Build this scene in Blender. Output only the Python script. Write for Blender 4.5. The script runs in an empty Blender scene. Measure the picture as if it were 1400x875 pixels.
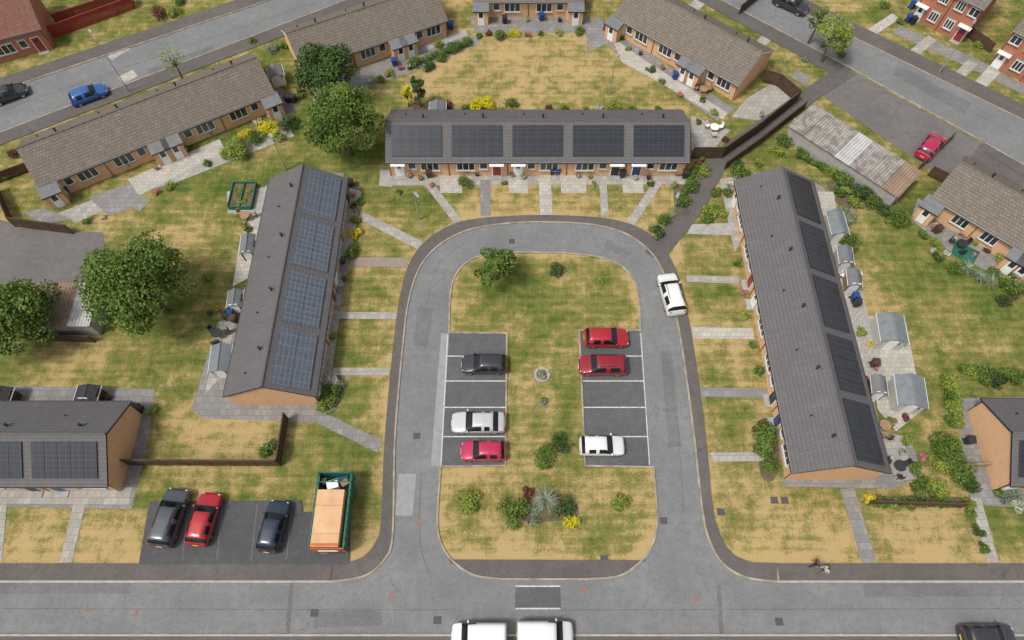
import bpy, math, random
import numpy as np
from mathutils import Vector, Matrix
from mathutils.geometry import tessellate_polygon
random.seed(7); rng=np.random.default_rng(7)
R=random.random
def U(a,b): return a+(b-a)*random.random()
scene=bpy.context.scene
# ---------------- survey frame: metres, camera drone above origin -------------
H=57.0; F=933.3; TH=math.radians(61.8)
cT,sT=math.cos(TH),math.sin(TH)
def G(u,v,z=0.0):
    dx=(u-700)/F; dy=(437.5-v)/F
    d=(dx, cT+dy*sT, -sT+dy*cT)
    t=(z-H)/d[2]
    return (d[0]*t,d[1]*t)
# ---------------- node helpers ------------------------------------------------
def newmat(name):
    m=bpy.data.materials.new(name); m.use_nodes=True
    nt=m.node_tree; b=nt.nodes['Principled BSDF']
    return m,nt,b
def nd(nt,t,**k):
    n=nt.nodes.new(t)
    for a,b in k.items(): setattr(n,a,b)
    return n
def lk(nt,a,b): nt.links.new(a,b)
def setin(nt,sock,val):
    if hasattr(val,'links') or hasattr(val,'is_linked'): nt.links.new(val,sock)
    else:
        if isinstance(val,tuple) and len(val)==3 and len(sock.default_value)==4: val=val+(1,)
        sock.default_value=val
def mixc(nt,fac,a,b,bt='MIX'):
    n=nd(nt,'ShaderNodeMix',data_type='RGBA',blend_type=bt)
    setin(nt,n.inputs[0],fac); setin(nt,n.inputs[6],a); setin(nt,n.inputs[7],b)
    return n.outputs[2]
def mth(nt,op,a,b=0.0,c=None,clamp=False):
    n=nd(nt,'ShaderNodeMath',operation=op); n.use_clamp=clamp
    setin(nt,n.inputs[0],a); setin(nt,n.inputs[1],b)
    if c is not None: setin(nt,n.inputs[2],c)
    return n.outputs[0]
def coords(nt,scale=(1,1,1),rot=0):
    tc=nd(nt,'ShaderNodeTexCoord'); mp=nd(nt,'ShaderNodeMapping')
    mp.inputs['Scale'].default_value=scale; mp.inputs['Rotation'].default_value=(0,0,rot)
    lk(nt,tc.outputs['Object'],mp.inputs['Vector']); return mp.outputs[0]
def nz(nt,scale,detail=3,rough=.55,vec=None):
    n=nd(nt,'ShaderNodeTexNoise'); n.inputs['Scale'].default_value=scale
    n.inputs['Detail'].default_value=detail; n.inputs['Roughness'].default_value=rough
    lk(nt,vec if vec is not None else coords(nt),n.inputs['Vector'])
    return n.outputs['Fac']
def mr(nt,v,a,b,c=0,d=1):
    n=nd(nt,'ShaderNodeMapRange'); setin(nt,n.inputs[0],v)
    for i,x in enumerate((a,b,c,d)): n.inputs[i+1].default_value=x
    return n.outputs[0]
def bump(nt,bs,h,strength=.4,dist=.03):
    n=nd(nt,'ShaderNodeBump'); n.inputs['Strength'].default_value=strength; n.inputs['Distance'].default_value=dist
    lk(nt,h,n.inputs['Height']); lk(nt,n.outputs[0],bs.inputs['Normal'])
def sc(c,k): return tuple(min(1,x*k) for x in c)
def simple(name,col,rough=.7,var=.2,scale=2.0,metal=0,spec=.4,fine=True,coat=0):
    m,nt,b=newmat(name)
    f=nz(nt,scale,5)
    c=mixc(nt,mr(nt,f,.3,.7),sc(col,1-var),sc(col,1+var))
    if fine:
        c=mixc(nt,mr(nt,nz(nt,scale*9,3),.35,.65,0,var*.8),c,sc(col,.45))
    lk(nt,c,b.inputs['Base Color']); b.inputs['Roughness'].default_value=rough
    b.inputs['Metallic'].default_value=metal; b.inputs['Specular IOR Level'].default_value=spec
    b.inputs['Coat Weight'].default_value=coat; b.inputs['Coat Roughness'].default_value=.05
    return m
def grass_mat(name,bias=0):
    m,nt,b=newmat(name)
    at=nd(nt,'ShaderNodeAttribute',attribute_name='dry'); d=at.outputs['Fac']
    n1=nz(nt,.16,4); n2=nz(nt,.7,7,.68); n3=nz(nt,6,5,.75)
    st=nz(nt,1.0,3,.5,coords(nt,(.5,3.5,1),.05)); st2=nz(nt,1.0,3,.5,coords(nt,(4,.4,1),.1))
    wv=nd(nt,'ShaderNodeTexWave'); wv.bands_direction='Y'; wv.inputs['Scale'].default_value=.36; wv.inputs['Distortion'].default_value=1.8; wv.inputs['Detail'].default_value=3; wv.inputs['Detail Scale'].default_value=.6
    lk(nt,coords(nt),wv.inputs['Vector'])
    f=mth(nt,'ADD',d,mth(nt,'MULTIPLY',mth(nt,'SUBTRACT',n1,.5),2.0))
    f=mth(nt,'ADD',f,mth(nt,'MULTIPLY',mth(nt,'SUBTRACT',n2,.5),2.2))
    f=mth(nt,'ADD',f,mth(nt,'MULTIPLY',mth(nt,'SUBTRACT',n3,.5),1.5))
    f=mth(nt,'ADD',f,mth(nt,'MULTIPLY',mth(nt,'SUBTRACT',st,.5),.55))
    f=mth(nt,'ADD',f,mth(nt,'MULTIPLY',mth(nt,'SUBTRACT',st2,.5),.4))
    f=mth(nt,'ADD',f,mth(nt,'MULTIPLY',mth(nt,'SUBTRACT',wv.outputs['Fac'],.5),.13))
    r=nd(nt,'ShaderNodeValToRGB'); lk(nt,f,r.inputs[0])
    e=r.color_ramp.elements
    e[0].position=0; e[0].color=(.08,.115,.024,1)
    e[1].position=1; e[1].color=(.44,.32,.155,1)
    for p,c in ((.28,(.135,.155,.04)),(.52,(.20,.185,.06)),(.76,(.31,.245,.10))):
        x=e.new(p); x.color=c+(1,)
    fine=nz(nt,20,4,.8)
    c=mixc(nt,1.0,r.outputs[0],mixc(nt,mr(nt,fine,.3,.7),(.5,.5,.48),(1.4,1.4,1.35)),'MULTIPLY')
    lk(nt,c,b.inputs['Base Color']); b.inputs['Roughness'].default_value=.95; b.inputs['Specular IOR Level'].default_value=.1
    bump(nt,b,fine,.6,.06)
    return m
def asphalt(name,col,crack=.5,tint=(1,1,1)):
    m,nt,b=newmat(name)
    big=nz(nt,.22,5,.6); mid=nz(nt,1.6,5,.6); fine=nz(nt,26,3,.7); streak=nz(nt,1,4,.6,coords(nt,(.15,1.6,1)))
    c=mixc(nt,mr(nt,big,.3,.7),sc(col,.78),sc(col,1.18))
    c=mixc(nt,mr(nt,mid,.42,.7,0,.6),c,sc(col,.68))
    c=mixc(nt,mr(nt,streak,.55,.75,0,.35),c,sc(col,1.35))
    c=mixc(nt,mr(nt,fine,.5,.62,0,.5),c,sc(col,1.6))
    c=mixc(nt,mr(nt,fine,.5,.38,0,.5),c,sc(col,.45))
    v=nd(nt,'ShaderNodeTexVoronoi',feature='DISTANCE_TO_EDGE'); v.inputs['Scale'].default_value=.27
    vm=nd(nt,'ShaderNodeVectorMath',operation='ADD'); 
    nn=nd(nt,'ShaderNodeTexNoise'); nn.inputs['Scale'].default_value=.9; nn.inputs['Detail'].default_value=6; lk(nt,coords(nt),nn.inputs['Vector'])
    lk(nt,coords(nt),vm.inputs[0]); lk(nt,nn.outputs['Color'],vm.inputs[1]); lk(nt,vm.outputs[0],v.inputs['Vector'])
    ck=mr(nt,v.outputs['Distance'],.003,.012,crack,0)
    c=mixc(nt,mth(nt,'MULTIPLY',ck,mr(nt,big,.45,.6,0,.8)),c,sc(col,.4))
    lk(nt,c,b.inputs['Base Color']); b.inputs['Roughness'].default_value=.9; b.inputs['Specular IOR Level'].default_value=.25
    bump(nt,b,fine,.3,.01)
    return m
def bricktex(nt,vec,w,h,c1,c2,mor,msize=.01,offset=.5):
    t=nd(nt,'ShaderNodeTexBrick'); lk(nt,vec,t.inputs['Vector'])
    t.inputs['Scale'].default_value=1; t.inputs['Brick Width'].default_value=w; t.inputs['Row Height'].default_value=h
    t.inputs['Mortar Size'].default_value=msize; t.inputs['Color1'].default_value=c1+(1,); t.inputs['Color2'].default_value=c2+(1,)
    t.inputs['Mortar'].default_value=mor+(1,); t.inputs['Mortar Smooth'].default_value=.3; t.offset=offset
    t.inputs['Bias'].default_value=0
    return t
def brickwall(name,c1,c2,mor):
    m,nt,b=newmat(name)
    tc=nd(nt,'ShaderNodeTexCoord'); s=nd(nt,'ShaderNodeSeparateXYZ'); lk(nt,tc.outputs['Object'],s.inputs[0])
    cb=nd(nt,'ShaderNodeCombineXYZ'); lk(nt,mth(nt,'ADD',s.outputs[0],s.outputs[1]),cb.inputs[0]); lk(nt,s.outputs[2],cb.inputs[1])
    t=bricktex(nt,cb.outputs[0],.225,.075,c1,c2,mor,.008)
    c=mixc(nt,mr(nt,nz(nt,1.2,5),.35,.75,0,.35),t.outputs['Color'],sc(c1,.7))
    lk(nt,c,b.inputs['Base Color']); b.inputs['Roughness'].default_value=.9; b.inputs['Specular IOR Level'].default_value=.15
    bump(nt,b,t.outputs['Fac'],-.3,.01)
    return m
def rooftile(name,col,w=.33,h=.34,var=.12,line=.55,lichen=None,ms=.025):
    m,nt,b=newmat(name)
    v=coords(nt)
    t=bricktex(nt,v,w,h,sc(col,1-var),sc(col,1+var),sc(col,line),ms)
    c=mixc(nt,mr(nt,nz(nt,.5,5,.65),.35,.7,0,.5),t.outputs['Color'],sc(col,.75))
    c=mixc(nt,mr(nt,nz(nt,1,4,.6,coords(nt,(3.2,.35,1))),.5,.75,0,.4),c,sc(col,1.35))
    s=nd(nt,'ShaderNodeSeparateXYZ'); lk(nt,v,s.inputs[0])
    cs=mth(nt,'FRACT',mth(nt,'DIVIDE',s.outputs[1],h)); c=mixc(nt,mr(nt,cs,.0,.22,.6,0),c,sc(col,line*.8))
    if lichen: c=mixc(nt,mr(nt,nz(nt,4.5,6,.75),.55,.66,0,.5),c,lichen)
    lk(nt,c,b.inputs['Base Color']); b.inputs['Roughness'].default_value=.75; b.inputs['Specular IOR Level'].default_value=.3
    bump(nt,b,t.outputs['Fac'],-.6,.02)
    return m
def paving(name,c1,w=.6,h=.6,rot=0,mor=.5):
    m,nt,b=newmat(name)
    t=bricktex(nt,coords(nt,(1,1,1),rot),w,h,sc(c1,.85),sc(c1,1.12),sc(c1,mor),.02)
    c=mixc(nt,mr(nt,nz(nt,.7,5,.65),.4,.7,0,.55),t.outputs['Color'],sc(c1,.66))
    c=mixc(nt,mr(nt,nz(nt,14,4,.7),.5,.7,0,.5),c,sc(c1,.7))
    lk(nt,c,b.inputs['Base Color']); b.inputs['Roughness'].default_value=.9; b.inputs['Specular IOR Level'].default_value=.2
    return m
def solar(name,col,line,lw=.012,rough=.12):
    m,nt,b=newmat(name)
    t=bricktex(nt,coords(nt),.52,.42,col,sc(col,1.15),line,lw,0.0)
    lk(nt,t.outputs['Color'],b.inputs['Base Color']); b.inputs['Roughness'].default_value=rough; b.inputs['Specular IOR Level'].default_value=.5
    return m
def leafmat(name,dark,light,rough=.6):
    m,nt,b=newmat(name)
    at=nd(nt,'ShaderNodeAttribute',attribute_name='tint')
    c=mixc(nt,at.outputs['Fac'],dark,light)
    lk(nt,c,b.inputs['Base Color']); b.inputs['Roughness'].default_value=rough; b.inputs['Specular IOR Level'].default_value=.25
    tr=nd(nt,'ShaderNodeBsdfTranslucent'); lk(nt,c,tr.inputs['Color'])
    ms=nd(nt,'ShaderNodeMixShader'); ms.inputs[0].default_value=.3
    out=nt.nodes['Material Output']; lk(nt,b.outputs[0],ms.inputs[1]); lk(nt,tr.outputs[0],ms.inputs[2]); lk(nt,ms.outputs[0],out.inputs['Surface'])
    return m
def corrugated(name,col,col2,period=.15,rot=0):
    m,nt,b=newmat(name)
    w=nd(nt,'ShaderNodeTexWave'); w.inputs['Scale'].default_value=1/period/3.14; w.bands_direction='X'
    lk(nt,coords(nt,(1,1,1),rot),w.inputs['Vector'])
    c=mixc(nt,mr(nt,nz(nt,.9,6,.7),.42,.6),col,col2)
    c=mixc(nt,mr(nt,w.outputs['Fac'],0,.5,.6,0),c,sc(col,.35))
    lk(nt,c,b.inputs['Base Color']); b.inputs['Roughness'].default_value=.85
    bump(nt,b,w.outputs['Fac'],.6,.04); return m

M={}
M['grass']=grass_mat('grass')
M['road']=asphalt('road_asphalt',(.185,.188,.19))
M['bay']=asphalt('bay_asphalt',(.105,.108,.11),.3)
M['path']=asphalt('path_asphalt',(.118,.106,.1),.6)
M['lot']=asphalt('lot_asphalt',(.085,.085,.088),.3)
M['court']=asphalt('court_asphalt',(.15,.14,.135),.8)
M['rpatch']=asphalt('road_repair',(.155,.155,.157),.2)
M['conc']=simple('concrete',(.34,.33,.31),.9,.18,1.5)
M['kerb']=simple('kerb_stone',(.33,.28,.22),.9,.4,1.0)
M['patch']=simple('repair_patch',(.27,.275,.28),.9,.12,2)
M['pave']=paving('paving',(.37,.35,.315))
M['pavel']=paving('paving_light',(.46,.43,.38),.45,.45)
M['paved']=paving('paving_grey',(.25,.24,.23),.6,.6)
M['block']=paving('block_paving',(.36,.29,.25),.2,.1)
M['line']=simple('road_paint',(.55,.55,.53),.8,.3,3)
M['soil']=simple('soil',(.13,.1,.06),.95,.35,2)
M['gravel']=simple('gravel',(.36,.34,.31),.95,.35,6)
M['brick']=brickwall('brick_orange',(.72,.42,.22),(.62,.34,.17),(.55,.45,.34))
M['brickred']=brickwall('brick_red',(.46,.15,.085),(.37,.12,.07),(.34,.26,.2))
M['roofn']=rooftile('roof_grey_tile',(.125,.118,.122),.33,.34,.05,.7)
M['roofo']=rooftile('roof_brown_tile',(.175,.146,.12),.33,.33,.16,.45,(.27,.24,.19))
M['roofr']=rooftile('roof_red_tile',(.2,.09,.06),.3,.3,.2,.5)
M['white']=simple('white_upvc',(.78,.78,.77),.4,.04,2,fine=False)
M['glass']=simple('window_glass',(.03,.035,.04),.06,.3,.8,spec=.8,fine=False)
M['dark']=simple('dark_plastic',(.03,.03,.032),.5,.2,3,fine=False)
M['grey']=simple('grey_felt',(.16,.165,.175),.8,.15,2)
M['solk']=solar('solar_black',(.022,.025,.032),(.07,.075,.085),.012)
M['solsky']=solar('solar_sky_sheen',(.085,.1,.125),(.24,.26,.29),.014,.2)  # lighter blue-grey base colour paints a sky reflection onto the dark panels
M['frame']=simple('panel_frame',(.05,.05,.055),.4,.1,2,metal=.4,fine=False)
M['wood']=simple('fence_wood',(.085,.05,.032),.9,.35,3)
M['woodl']=simple('light_wood',(.3,.2,.11),.85,.25,3)
M['shedw']=simple('shed_wall',(.5,.49,.45),.8,.12,2)
M['shedr']=simple('shed_roof',(.17,.19,.205),.7,.15,2)
M['corr']=corrugated('corrugated_roof',(.34,.32,.29),(.17,.14,.12),.3,0)
M['corrp']=corrugated('corrugated_pale',(.5,.5,.49),(.38,.37,.36),.3,0)
M['corrb']=corrugated('corrugated_brown',(.3,.2,.14),(.22,.15,.11),.3,0)
M['bark']=simple('bark',(.1,.075,.055),.95,.3,5)
M['leaf']=leafmat('leaf_green',(.045,.085,.014),(.185,.28,.055))
M['leafd']=leafmat('leaf_dark',(.025,.055,.018),(.10,.17,.045))
M['leafy']=leafmat('leaf_yellow',(.38,.34,.015),(.85,.75,.04))
M['leafl']=leafmat('leaf_light',(.1,.15,.02),(.36,.44,.08))
M['leafg']=leafmat('leaf_greygreen',(.1,.14,.08),(.34,.38,.27))
M['leafr']=leafmat('leaf_red',(.07,.025,.02),(.25,.09,.06))
M['flower']=leafmat('blossom',(.2,.25,.12),(.75,.72,.6))
M['pink']=leafmat('pink_blossom',(.1,.16,.05),(.7,.2,.3))
M['tyre']=simple('tyre',(.02,.02,.02),.8,.2,4,fine=False)
M['alloy']=simple('alloy',(.5,.5,.52),.3,.1,4,metal=.8,fine=False)
M['cglass']=simple('car_glass',(.008,.01,.012),.08,.2,1,spec=.5,fine=False)
M['lamp_w']=simple('headlight',(.55,.57,.6),.15,.05,2,spec=.8,fine=False)
M['lamp_r']=simple('taillight',(.4,.01,.01),.2,.1,2,fine=False)
M['plate_y']=simple('plate_yellow',(.7,.5,.03),.5,.05,2,fine=False)
M['steel']=simple('galvanised',(.4,.41,.42),.5,.15,2,metal=.5,fine=False)
M['green']=simple('green_paint',(.02,.13,.085),.6,.3,1.5)
M['tan']=simple('tan_sheet',(.60,.37,.2),.8,.15,.8)
M['orange']=simple('orange_paint',(.5,.14,.04),.7,.3,2)
M['binb']=simple('bin_blue',(.02,.06,.22),.5,.1,2,fine=False)
M['binn']=simple('bin_brown',(.07,.04,.025),.5,.1,2,fine=False)
M['terra']=simple('terracotta',(.4,.16,.08),.8,.15,3)
M['reddoor']=simple('door_red',(.25,.03,.03),.4,.1,2,fine=False)
M['bluedoor']=simple('door_blue',(.03,.06,.16),.4,.1,2,fine=False)
M['rustm']=simple('rusty_mark',(.26,.15,.11),.9,.3,6)
def carpaint(n,c): return simple('car_paint_'+n,c,.28,.03,1,metal=.1,spec=.5,fine=False,coat=.8)
CP={'red':carpaint('red',(.38,.012,.02)),'dkred':carpaint('dark_red',(.24,.008,.02)),'mag':carpaint('magenta',(.42,.015,.07)),
 'white':carpaint('white',(.74,.74,.74)),'silver':carpaint('silver',(.48,.49,.51)),'black':carpaint('black',(.03,.032,.036)),
 'grey':carpaint('grey',(.06,.068,.08)),'navy':carpaint('navy',(.02,.03,.055)),'blue':carpaint('blue',(.02,.10,.33))}
# ---------------- mesh builder ------------------------------------------------
class MB:
    def __init__(s): s.v=[];s.f=[];s.m=[];s.ml=[]
    def mi(s,mat):
        if mat not in s.ml: s.ml.append(mat)
        return s.ml.index(mat)
    def poly(s,pts,mat):
        b=len(s.v); s.v+= [tuple(p) for p in pts]; s.f.append(tuple(range(b,b+len(pts)))); s.m.append(s.mi(mat))
    def box(s,c,d,mat,rz=0,M4=None):
        x,y,z=d[0]/2,d[1]/2,d[2]/2
        P=[Vector(p) for p in ((-x,-y,-z),(x,-y,-z),(x,y,-z),(-x,y,-z),(-x,-y,z),(x,-y,z),(x,y,z),(-x,y,z))]
        if rz: 
            r=Matrix.Rotation(rz,3,'Z'); P=[r@p for p in P]
        P=[p+Vector(c) for p in P]
        if M4 is not None: P=[M4@p for p in P]
        b=len(s.v); s.v+=[tuple(p) for p in P]
        for f in ((0,3,2,1),(4,5,6,7),(0,1,5,4),(1,2,6,5),(2,3,7,6),(3,0,4,7)):
            s.f.append(tuple(b+i for i in f)); s.m.append(s.mi(mat))
    def tube(s,p0,p1,r0,r1,mat,n=8,cap=True):
        p0=Vector(p0);p1=Vector(p1);a=(p1-p0).normalized()
        t=a.orthogonal().normalized();w=a.cross(t); b=len(s.v)
        for p,r in ((p0,r0),(p1,r1)):
            for i in range(n):
                q=p+(t*math.cos(2*math.pi*i/n)+w*math.sin(2*math.pi*i/n))*r; s.v.append(tuple(q))
        for i in range(n):
            j=(i+1)%n; s.f.append((b+i,b+j,b+n+j,b+n+i)); s.m.append(s.mi(mat))
        if cap:
            s.f.append(tuple(b+n+i for i in range(n))); s.m.append(s.mi(mat))
            s.f.append(tuple(b+n-1-i for i in range(n))); s.m.append(s.mi(mat))
    def build(s,name,parent=None,smooth=False,loc=None,rz=0):
        me=bpy.data.meshes.new(name); me.from_pydata(s.v,[],s.f)
        for m in s.ml: me.materials.append(m)
        me.polygons.foreach_set('material_index',s.m)
        if smooth: me.polygons.foreach_set('use_smooth',[True]*len(s.f))
        me.update()
        o=bpy.data.objects.new(name,me); scene.collection.objects.link(o)
        if parent: o.parent=parent
        if loc: o.location=loc
        if rz: o.rotation_euler[2]=rz
        return o
def empty(name,loc,rz=0):
    o=bpy.data.objects.new(name,None); scene.collection.objects.link(o); o.location=loc; o.rotation_euler[2]=rz; o.empty_display_size=.5
    return o
def cr(p,n=6):
    o=[]; q=[p[0]]+list(p)+[p[-1]]
    for i in range(1,len(q)-2):
        a,b,c,d=[np.array(x,float) for x in q[i-1:i+3]]
        for k in range(n):
            t=k/n; o.append(tuple(.5*((2*b)+(c-a)*t+(2*a-5*b+4*c-d)*t*t+(-a+3*b-3*c+d)*t**3)))
    o.append(tuple(p[-1])); return o
def W(pts,z=0): return [G(u,v,z) for u,v in pts]
def sheet(name,polys,z,mat,skirt=False):
    if not isinstance(polys[0],list): polys=[polys]
    b=MB(); rings=[[Vector((x,y,0)) for x,y in r] for r in polys]
    flat=[p for r in rings for p in r]
    tri=tessellate_polygon(rings)
    for t in tri:
        a,c,d=[flat[i] for i in t]
        if (c-a).cross(d-a).z<0: t=(t[0],t[2],t[1])
        b.f.append(tuple(t)); b.m.append(b.mi(mat))
    b.v=[(p.x,p.y,z) for p in flat]
    if skirt:
        for r in rings:
            for i in range(len(r)):
                p,q=r[i],r[(i+1)%len(r)]
                b.poly([(p.x,p.y,0),(q.x,q.y,0),(q.x,q.y,z),(p.x,p.y,z)],mat)
    return b.build(name)
def offs(pts,d,closed=False):
    n=len(pts); o=[]
    for i in range(n):
        a=pts[i-1] if (i>0 or closed) else pts[i]; c=pts[(i+1)%n] if (i<n-1 or closed) else pts[i]; p=pts[i]
        def nn(a,b):
            x,y=b[0]-a[0],b[1]-a[1]; l=math.hypot(x,y)
            return (-y/l,x/l) if l>1e-6 else None
        n1=nn(a,p) or nn(p,c); n2=nn(p,c) or n1
        mx,my=n1[0]+n2[0],n1[1]+n2[1]; l=math.hypot(mx,my) or 1; mx/=l;my/=l
        k=1/max(.45,mx*n1[0]+my*n1[1]); o.append((p[0]+mx*d*k,p[1]+my*d*k))
    return o
def ribbon(name,pts,w,z,mat,closed=False,z0=0):
    L=offs(pts,w/2,closed);Rr=offs(pts,-w/2,closed); b=MB(); n=len(pts)
    for i in range(n if closed else n-1):
        j=(i+1)%n
        b.poly([(*L[i],z),(*Rr[i],z),(*Rr[j],z),(*L[j],z)],mat)
        if z-z0>.03:
            b.poly([(*L[i],z0),(*L[i],z),(*L[j],z),(*L[j],z0)],mat); b.poly([(*Rr[i],z),(*Rr[i],z0),(*Rr[j],z0),(*Rr[j],z)],mat)
    return b.build(name)

# ---------------- roads layout -----------------------------------------------
Ymt=G(700,796.5)[1]; Ymb=G(700,868.5)[1]
outer=W(cr([(455,796.5),(500,788),(527,765),(538,730),(541,600),(552,470),(560,410),(575,366),(601,336),(642,315),(700,306),(760,305),(815,309),(858,322),(890,347),(908,378),(919,412),(932,480),(947,590),(958,690),(967,735),(986,770),(1018,790),(1062,796.5)]))
island_p=cr([(601,660),(598,715),(604,745),(622,770),(650,787),(690,792)])+cr([(800,792),(845,788),(872,771),(890,748),(898,715),(895,660)])+[(893,639),(800,637),(792,452)]+cr([(875,452),(873,405),(864,380),(846,362),(815,351),(770,346)])+cr([(700,345),(665,348),(640,358),(624,375),(616,400),(614,455)])+[(693,456),(691,637),(602,638)]
island=W(island_p)
sheet('loop_road',[outer,island],.012,M['road'])
sheet('main_road',[(-140,Ymt),(-140,Ymb),(140,Ymb),(140,Ymt)],.012,M['road'])
ribbon('island_kerb',island,.15,.11,M['kerb'],True)
pin=outer
pout=W([(455,771)]+cr([(470,770),(495,762),(513,742),(521,712),(526,600),(539,460),(549,395),(562,356),(588,325),(632,303),(700,295.5),(765,295),(828,299),(872,311),(905,335),(925,372),(936,410),(949,480),(964,590),(974,690),(983,728),(1001,757),(1028,769)])+[(1062,770)])
Yp=G(700,770.5)[1]
sheet('loop_pavement',pin+list(reversed(pout)),.085,M['path'],True)
sheet('pavement',[(-140,Yp),(pout[0][0],Yp),(pout[0][0],Ymt),(-140,Ymt)],.085,M['path'],True)
sheet('pavement',[(pout[-1][0],Yp),(140,Yp),(140,Ymt),(pout[-1][0],Ymt)],.085,M['path'],True)
ribbon('kerb',offs(outer,.06),.15,.11,M['kerb'])
ribbon('kerb',[(-140,Ymt+.06),(outer[0][0],Ymt+.06)],.18,.115,M['conc'])
ribbon('kerb',[(outer[-1][0],Ymt+.06),(140,Ymt+.06)],.18,.115,M['conc'])
ribbon('kerb',[(-140,Ymb),(140,Ymb)],.16,.115,M['conc'])
sheet('pavement',[(-140,Ymb-.08),(140,Ymb-.08),(140,Ymb-2.2),(-140,Ymb-2.2)],.085,M['path'],True)
sheet('island_pavement',W(cr([(612,765),(625,775),(650,786),(690,790)])+cr([(800,790),(845,787),(870,772),(884,766)])),.06,M['path'],True)
sheet('parking_bay',W([(614,456),(693,456.5),(690.5,636.5),(603,637)]),.017,M['bay'])
sheet('parking_bay',W([(792.5,452),(874,452),(888,637),(800.5,637)]),.017,M['bay'])
sheet('concrete_apron',W([(603,456),(614,456),(603.5,637),(589,637)]),.021,M['patch'])
for y in (487,521,557,597):
    f=(y-456)/180
    a=G(613-9*f,y);b=G(692.5-2*f,y); ribbon('bay_marking',[a,b],.1,.024,M['line'])
    a=G(793+7*f,y);b=G(876+11*f,y); ribbon('bay_marking',[a,b],.1,.024,M['line'])
ribbon('bay_marking',W([(876,456),(888,636)]),.08,.024,M['line'])
ribbon('bay_marking',W([(612,458),(603,636)]),.08,.026,M['line'])
sheet('road_patch',W([(545,648),(569,648),(564,705),(540,705)]),.018,M['patch'])
sheet('road_patch',W([(705,801),(766,801),(767,832),(704,832)]),.019,M['bay'])
for y in (801.5,832): ribbon('road_marking',W([(705,y),(766,y)]),.1,.024,M['line'])
for pts,mt in (([(396,797),(402,797),(396,868),(390,868)],'court'),([(980,800),(985,800),(990,868),(983,868)],'court'),
   ([(570,420),(592,421),(584,475),(566,472)],'rpatch'),([(830,328),(864,346),(856,353),(824,338)],'rpatch'),([(903,480),(918,480),(931,610),(914,612)],'rpatch'),
   ([(430,836),(520,834),(523,856),(428,858)],'rpatch'),([(1180,798),(1400,798),(1400,815),(1182,816)],'rpatch'),([(0,797),(180,797),(178,812),(0,812)],'rpatch'),([(200,95),(290,62),(296,76),(206,108)],'rpatch'),([(1230,90),(1330,142),(1318,156),(1220,102)],'rpatch')):
    sheet('road_patch',W(pts),.0172,M[mt])
for pts in ([(0,832),(620,834)],[(770,834),(1400,832)],[(576,640),(574,740),(590,790)],[(925,560),(935,700)],[(640,330),(600,360),(582,420)],[(0,152),(430,3)],[(1030,0),(1400,190)]):
    ribbon('tar_seam',W(cr(pts,4)),.06,.0225,M['court'])
for u,v in ((118,832),(535,814),(799,805),(951,818),(940,852),(185,838),(572,714)):
    sheet('road_mark',W([(u-5,v+4),(u+4,v+4),(u+1,v-5)]),.028,M['rustm'])
for u,v in ((748,856),(430,838),(826,764),(907,712),(570,596),(985,700),(598,848),(700,330),(1058,684),(1072,684),(1065,850)):
    a=G(u,v); ribbon('manhole_cover',[(a[0]-.3,a[1]),(a[0]+.3,a[1])],.55,.095 if v<720 and u>980 else .031,M['lot'])
def strip(name,l1,l2,z,mat,sk=False): sheet(name,W(l1+list(reversed(l2))),z,mat,sk)
cU=[(-420,267),(0,125),(370,0),(700,-112)];cL=[(-420,343),(0,182),(480,-2),(800,-125)]
strip('side_road',cU,cL,.012,M['road'])
strip('pavement',[(-420,248),(0,108),(325,0),(650,-108)],cU,.085,M['path'],True)
strip('pavement',cL,[(-420,362),(0,199),(510,3),(830,-120)],.085,M['path'],True)
dU=[(800,-126),(1060,0),(1400,165),(1800,359)];dL=[(740,-135),(985,0),(1165,95),(1345,195),(1420,238),(1800,447)]
strip('side_road',dU,dL,.012,M['road'])
strip('pavement',[(830,-132),(1085,-8),(1420,154),(1800,338)],dU,.085,M['path'],True)
strip('pavement',dL[:3],[(715,-130),(962,5),(1140,103)],.085,M['path'],True)
strip('pavement',dL[3:],[(1340,205),(1405,245),(1800,470)],.085,M['path'],True)
for l in (cU,cL,dU,dL): ribbon('kerb',W(l),.14,.11,M['kerb'])
sheet('garage_court',W([(1120,128),(1165,97),(1342,196),(1300,245),(1262,226)]),.03,M['court'])
sheet('side_road_spur',W([(1300,245),(1342,196),(1400,230),(1420,238),(1390,262),(1345,232)]),.026,M['path'])
E=cr([(893,352),(925,312),(950,280),(972,240),(990,215),(1020,190),(1065,160),(1110,128),(1160,96)])
ribbon('footpath',W(E),2.0,.095,M['path'])
sheet('garage_court',W([(-120,270),(0,300),(25,312),(140,318),(145,355),(118,385),(0,390),(-120,395)]),.03,M['court'])
sheet('car_park',W([(205,686),(412,684),(414,700),(480,700),(478,772),(190,772)]),.09,M['lot'],True)
for u in (258,305,352,400): ribbon('bay_marking',W([(u,690),(u-8,766)]),.08,.096,M['court'])

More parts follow.
